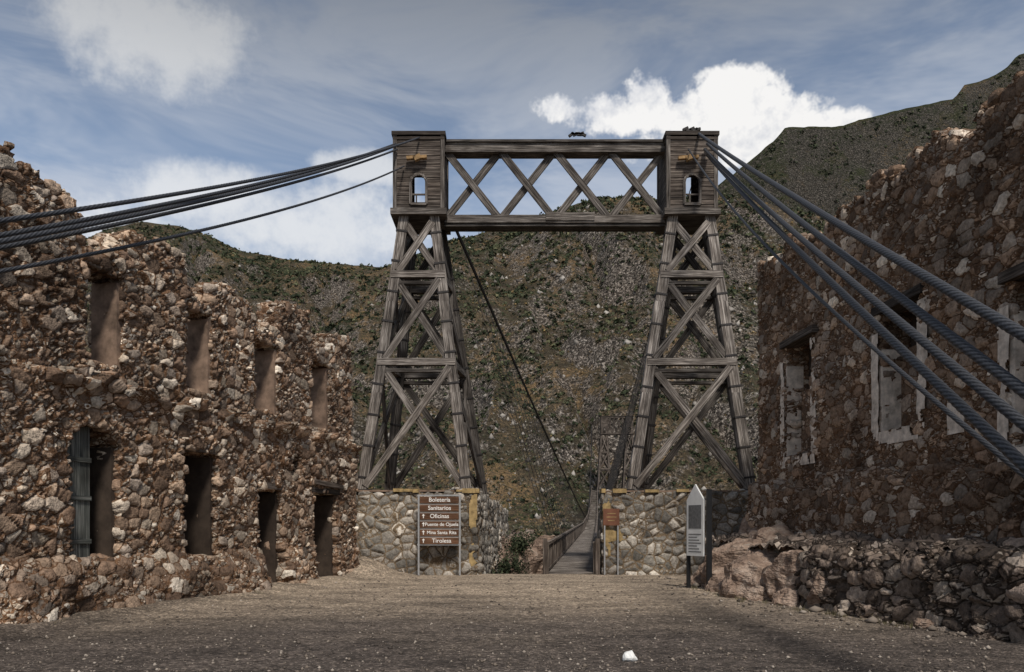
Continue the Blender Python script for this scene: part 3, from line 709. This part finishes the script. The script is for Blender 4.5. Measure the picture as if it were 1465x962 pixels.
v,f,t=scatter(HP,npre+1,44000,(.7,2.9),-.8,.45,5,'shrub',m_=9,dens=lambda p,d,r,k:d+.14*(k<-.1)+.06);mesh_np('hillside_shrubs',v,f,M_shrub,None,attrs={'tone':t})
v,f,t=scatter(HP,npre+1,11000,(.5,1.5),-.8,.45,15,'shrub',m_=8,hi=.8,dens=lambda p,d,r,k:d-.1*(k<-.12)+.25*(r-.5));mesh_np('dry_grass_tufts',v,f,M_grass,None,attrs={'tone':t})
v,f,t=scatter(MP,10,20000,(1.2,4.5),.1,.9,6,'shrub',m_=10);mesh_np('mountain_shrubs',v,f,M_shrub,None,attrs={'tone':t*.85})
v,f,t=scatter(HP,npre+1,14000,(.4,2.4),-.8,.45,9,'rock',hi=.65,dens=lambda p,d,r,k:d+.25-r*.75-.2*(k<-.15));mesh_np('hillside_boulders',v,f,M_boulder,None,attrs={'tone':t})
def bush(name,c,r,n_=900,seed=1,tall=1.0,leaf=.07,mat=None):
    rg=np.random.default_rng(seed);d=rg.normal(size=(n_,3));d/=np.linalg.norm(d,axis=1)[:,None]
    lob=1+.35*np.sin(d[:,0]*5+seed)*np.cos(d[:,1]*4+seed*2)
    cen=np.array(c)+d*(r*lob*rg.random(n_)**.4)[:,None]*np.array([1,1,tall])
    a=rg.normal(size=(n_,3));a/=np.linalg.norm(a,axis=1)[:,None];b=np.cross(a,d)
    v=np.stack([cen+a*leaf,cen-a*leaf*.6+b*leaf*.7,cen-a*leaf*.6-b*leaf*.7],1).reshape(-1,3)
    mesh_np(name,v,np.arange(len(v)).reshape(-1,3),M_shrub,None,attrs={'tone':np.repeat(rg.random(n_)*.7,3)})
bank=rock('canyon_bank_rock',(0,0,0),(2.2,5.5,3.6),31,M_rock,5,None,.9);bank.location=(0,38.5,-1.5)
bush('bush',(-.1,33,.1),.8,1300,1,.9);bush('bush',(.3,34.5,1.0),.7,1000,2,.8);bush('bush',(1.0,32,-.9),.7,900,3);bush('bush',(-.7,31,-.4),.6,900,4);bush('bush',(1.2,37,1.0),.8,900,5)
# weeds along the wall feet
rg=np.random.default_rng(12);wv_=[]
def weeds(xf,y0,y1,n_,sd):
    for i in range(n_):
        y=rg.uniform(y0,y1);x=xf(y)+rg.normal()*.12;h=rg.uniform(.05,.16)
        for k in range(14):
            a=rg.uniform(0,6.28);l=h*rg.uniform(.6,1.1);bx,by=x+rg.normal()*.05,y+rg.normal()*.05
            dx,dy=math.cos(a),math.sin(a)
            wv_.extend([(bx-dy*.006,by+dx*.006,0),(bx+dy*.006,by-dx*.006,0),(bx+dx*l*.5,by+dy*l*.5,l)])
weeds(lambda y:-8.6+(y-14)*.237+.65,13,26,45,1);weeds(lambda y:np.interp(y,[8,17.6,22,28],[8.2,5.6,4.9,5.0]),13,24,34,2)
mesh_np('dry_weeds',wv_,np.arange(len(wv_)).reshape(-1,3),leafmat('weed_leaves',[(0,(.06,.06,.03)),(1,(.2,.165,.09))]),None,attrs={'tone':np.repeat(rg.random(len(wv_)//3),3)})
# gravel
rg=np.random.default_rng(3);n_=9000
P=np.zeros((n_,3));P[:,1]=8.6+rg.random(n_)**1.6*19;P[:,0]=rg.uniform(-.68,.6,n_)*P[:,1]
XL=lambda y:-8.6+(y-14)*.237+.15
XR=lambda y:np.interp(y,[8,17.6,22,28],[8.4,5.9,5.4,5.3])
inside=(P[:,0]>XL(P[:,1]))&(P[:,0]<XR(P[:,1]));P=P[inside];n_=len(P)
sz=.008+.03*rg.random(n_)**5
ed=np.minimum(np.abs(P[:,0]-XL(P[:,1])),np.abs(P[:,0]-XR(P[:,1])))
sz*=1+4.5*np.exp(-ed*2.0)
P[:,2]=(fbm(P[:,0]*.35,P[:,1]*.35,4,71)-.5)*.10*np.clip(1-np.abs(P[:,0])/28,0,1)+sz*.3
ico=np.array([[1,0,0],[-1,0,0],[0,1,0],[0,-1,0],[0,0,.7],[0,0,-.7]],float);fc_=np.array([[0,2,4],[2,1,4],[1,3,4],[3,0,4],[2,0,5],[1,2,5],[3,1,5],[0,3,5]])
v=(P[:,None,:]+ico[None]*sz[:,None,None]*rg.uniform(.6,1.3,(n_,6,1))).reshape(-1,3)
mesh_np('gravel',v,(fc_[None]+np.arange(n_)[:,None,None]*6).reshape(-1,3),leafmat('gravel_stones',[(0,(.06,.05,.043)),(.6,(.19,.155,.125)),(1,(.38,.33,.28))]),None,attrs={'tone':np.repeat(rg.random(n_),6)})
ob=rock('white_stone',(0,0,0),(.10,.08,.10),2.2,plain_mat('whitewashed_stone',(.8,.8,.78),.8,.08,9),3,None,.3);ob.location=(1.5,10.15,.05)
# ---------------------------------------------------------------- SIGNS
def text(s,loc,size,parent,mat,name,align='CENTER',rot=(math.pi/2,0,0)):
    cu=bpy.data.curves.new(name,'FONT');cu.body=s;cu.size=size;cu.align_x=align;cu.align_y='CENTER';cu.extrude=.002;cu.offset=.002
    o=bpy.data.objects.new(name,cu);scene.collection.objects.link(o);o.location=loc;o.rotation_euler=rot;cu.materials.append(mat);o.parent=parent;return o
ds=empty('directional_sign');Y=28.35
p=MB()
for px in(599,658): p.beam((xa(px,Y),Y,0),(xa(px,Y),Y,wz(709,Y)),.06,.06,up=(0,1,0))
for py in(709,779.5): p.beam((xa(597,Y),Y,wz(py,Y)),(xa(660,Y),Y,wz(py,Y)),.05,.05)
p.build('posts',M_metalgrey,ds)
words=['Boletería','Sanitarios','Oficinas','Puente de Ojuela','Mina Santa Rita','Tirolesa'];bd=MB();bg=MB()
bg.box(xa(601,Y),xa(656,Y),Y-.01,Y+.02,wz(778,Y),wz(711,Y));bg.build('backing',plain_mat('sign_backing',(.5,.47,.43),.7,.15),ds)
arr=MB()
for i,wd in enumerate(words):
    py=715.5+i*11.7;z=wz(py,Y)
    bd.box(xa(600.8,Y),xa(656.2,Y),Y-.05,Y-.012,z-.112,z+.112,tone=.4+.2*random.random())
    text(wd,(xa(632 if i>2 else 629,Y),Y-.056,z),.21 if len(wd)<12 else .17,ds,M_txt,'lettering_%d'%(i+1))
    if i>1:
        ax=xa(606,Y);arr.beam((ax,Y-.056,z-.07),(ax,Y-.056,z+.03),.03,.006,up=(0,1,0))
        arr.poly([(ax-.055,Y-.058,z+.02),(ax+.055,Y-.058,z+.02),(ax,Y-.058,z+.085)])
bd.build('name_boards',M_brownwood,ds);arr.build('arrows',M_txt,ds)
inf=empty('information_sign');Y=22.3
pa=Vector((xa(985,Y),Y,0));pb=Vector((xa(1005,Y),Y-.75,0))
p=MB()
p.beam(pa,pa+Vector((0,0,wz(720,Y))),.10,.10,up=(0,1,0));p.beam(pb,pb+Vector((0,0,wz(697,Y)-.1)),.13,.13,up=(0,1,0))
p.build('posts',M_black,inf)
def q(t,z,o=0):
    v=pa.lerp(pb,t);d=(pb-pa).normalized();nn=Vector((d.y,-d.x,0))
    if nn.x>0: nn=-nn
    return (v.x+nn.x*o,v.y+nn.y*o,z)
zb_,ze,zp=wz(795,Y),wz(716,Y),wz(694,Y)
pm=MB();A=[q(.02,zb_,.08),q(.84,zb_,.08),q(.84,ze,.08),q(.43,zp,.08),q(.02,ze,.08)];B=[q(.02,zb_,.03),q(.84,zb_,.03),q(.84,ze,.03),q(.43,zp,.03),q(.02,ze,.03)]
pm.poly(A);pm.poly(B[::-1])
for i in range(5): pm.poly([A[i],A[(i+1)%5],B[(i+1)%5],B[i]])
pm.build('gabled_panel',M_panel,inf)
pp=MB();pp.poly([q(.12,zb_+.75,.085),q(.74,zb_+.75,.085),q(.74,zb_+1.4,.085),q(.12,zb_+1.4,.085)])
for i in range(7): pp.poly([q(.12,zb_+.1+i*.08,.085),q(.74-.1*(i%3),zb_+.1+i*.08,.085),q(.74-.1*(i%3),zb_+.13+i*.08,.085),q(.12,zb_+.13+i*.08,.085)])
pp.build('printed_picture',M_panel2,inf)
bp=empty('brown_notice_plate');p=MB();Y=28.7
p.box(xa(863,Y),xa(886,Y),Y-.03,Y+.03,wz(752,Y),wz(728,Y));p.build('plate',M_rust,bp)
p=MB()
for i,w in enumerate((.3,.36,.24)): p.box(xa(874.5,Y)-w/2,xa(874.5,Y)+w/2,Y-.036,Y-.032,wz(735+i*5,Y)-.012,wz(735+i*5,Y)+.012)
p.build('plate_lines',M_ochre,bp)
p=MB();p.beam((xa(865,Y),Y,0),(xa(865,Y),Y,wz(728,Y)),.05,.05,up=(0,1,0));p.beam((xa(884,Y),Y,0),(xa(884,Y),Y,wz(728,Y)),.05,.05,up=(0,1,0));p.build('posts',M_metalgrey,bp)
# ---------------------------------------------------------------- WORLD
wd=bpy.data.worlds.new('World');scene.world=wd;wd.use_nodes=True;nt=wd.node_tree
bgN=nt.nodes['Background'];n=N(nt)
sunv=Vector((.16,-.58,.78)).normalized();el=math.asin(sunv.z);az=math.atan2(sunv.x,sunv.y)
sky=nt.nodes.new('ShaderNodeTexSky');sky.sky_type='NISHITA';sky.sun_disc=False;sky.sun_elevation=el;sky.sun_rotation=az
sky.air_density=1.0;sky.dust_density=.6;sky.ozone_density=1.6
g=n.coord('Generated');s3=n.sep(g)
A=n.math('ARCTAN2',s3[0],s3[1]);E=n.math('ARCSINE',s3[2])
wv=n.noise(g,9,3,.6);fine=n.noise(g,24,4,.68)
def blobs(lst):
    tot=None
    for px,py,rx_,ry_ in lst:
        k=kx(px);a=math.atan(k);e=math.atan((HY-py)/F*math.cos(a));ra=rx_/F*math.cos(a)**2;re=ry_/F*math.cos(a)*math.cos(e)**2
        u=n.math('DIVIDE',n.math('SUBTRACT',A,a),ra);v_=n.math('DIVIDE',n.math('SUBTRACT',E,e),re)
        b=n.math('SUBTRACT',1.0,n.math('ADD',n.math('MULTIPLY',u,u),n.math('MULTIPLY',v_,v_)))
        b=n.math('MAXIMUM',b,-1.5)
        tot=b if tot is None else n.math('MAXIMUM',tot,b)
    return tot
hard=blobs([(800,155,44,24),(865,162,70,36),(925,138,40,48),(985,165,50,40),(1050,150,80,48),(1110,170,70,38),(1180,180,55,24),(1050,205,140,36)])
soft=blobs([(210,45,150,75),(450,320,190,62),(330,285,150,45),(560,330,90,45),(520,240,70,25),(120,330,140,60)])
nz=n.math('SUBTRACT',n.math('ADD',n.math('MULTIPLY',wv,.45),n.math('MULTIPLY',fine,.55)),.5)
dh=n.maprange(n.math('ADD',hard,n.math('MULTIPLY',nz,5.2)),-.1,.6,0,1,True)
ds_=n.maprange(n.math('ADD',soft,n.math('MULTIPLY',nz,5.4)),-.7,1.1,0,1,True)
st=n.noise(n.vmath('MULTIPLY',g,(1,1,3.2)),3.4,5,.64,.5)
thin=n.maprange(st,.33,.64,0,.88,True)
elf=n.maprange(E,.36,.66,0,1,True)
skyc=n.mix(1.0,sky.outputs[0],(1.8,1.55,1.36),'MULTIPLY')
skyc=n.mix(n.math('MULTIPLY',elf,.6),skyc,(1.5,1.75,2.25))
thinc=n.mix(elf,(5.2,5.8,6.9),(2.2,2.4,2.75))
c1=n.mix(thin,skyc,thinc)
sc_=n.mix(elf,(8.2,8.4,8.7),(4.3,4.35,4.4))
c2=n.mix(n.math('MULTIPLY',ds_,.86),c1,sc_)
shade=n.ramp(n.math('ADD',n.math('MULTIPLY',fine,.5),n.math('MULTIPLY',wv,.5)),[(.36,(5.2,5.6,6.5)),(.52,(9.7,9.6,9.5))])
c3=n.mix(dh,c2,shade)
nt.links.new(c3,bgN.inputs[0]);bgN.inputs[1].default_value=.095
# ---------------------------------------------------------------- SUN + CAMERA
sl=bpy.data.lights.new('sun','SUN');sl.energy=3.4;sl.angle=math.radians(9);sl.color=(1,.94,.86)
so=bpy.data.objects.new('sun',sl);scene.collection.objects.link(so);so.rotation_euler=sunv.to_track_quat('Z','Y').to_euler();so.location=(5,-20,30)
cam=bpy.data.cameras.new('camera');cam.lens=F/1465*36;cam.sensor_width=36;cam.shift_y=(HY-481)/1465;cam.clip_end=12000;cam.clip_start=.1
co_=bpy.data.objects.new('camera',cam);scene.collection.objects.link(co_);co_.location=(0,0,CH);co_.rotation_euler=(math.pi/2,0,0)
scene.camera=co_
scene.view_settings.view_transform='Standard';scene.view_settings.look='None';scene.view_settings.exposure=0
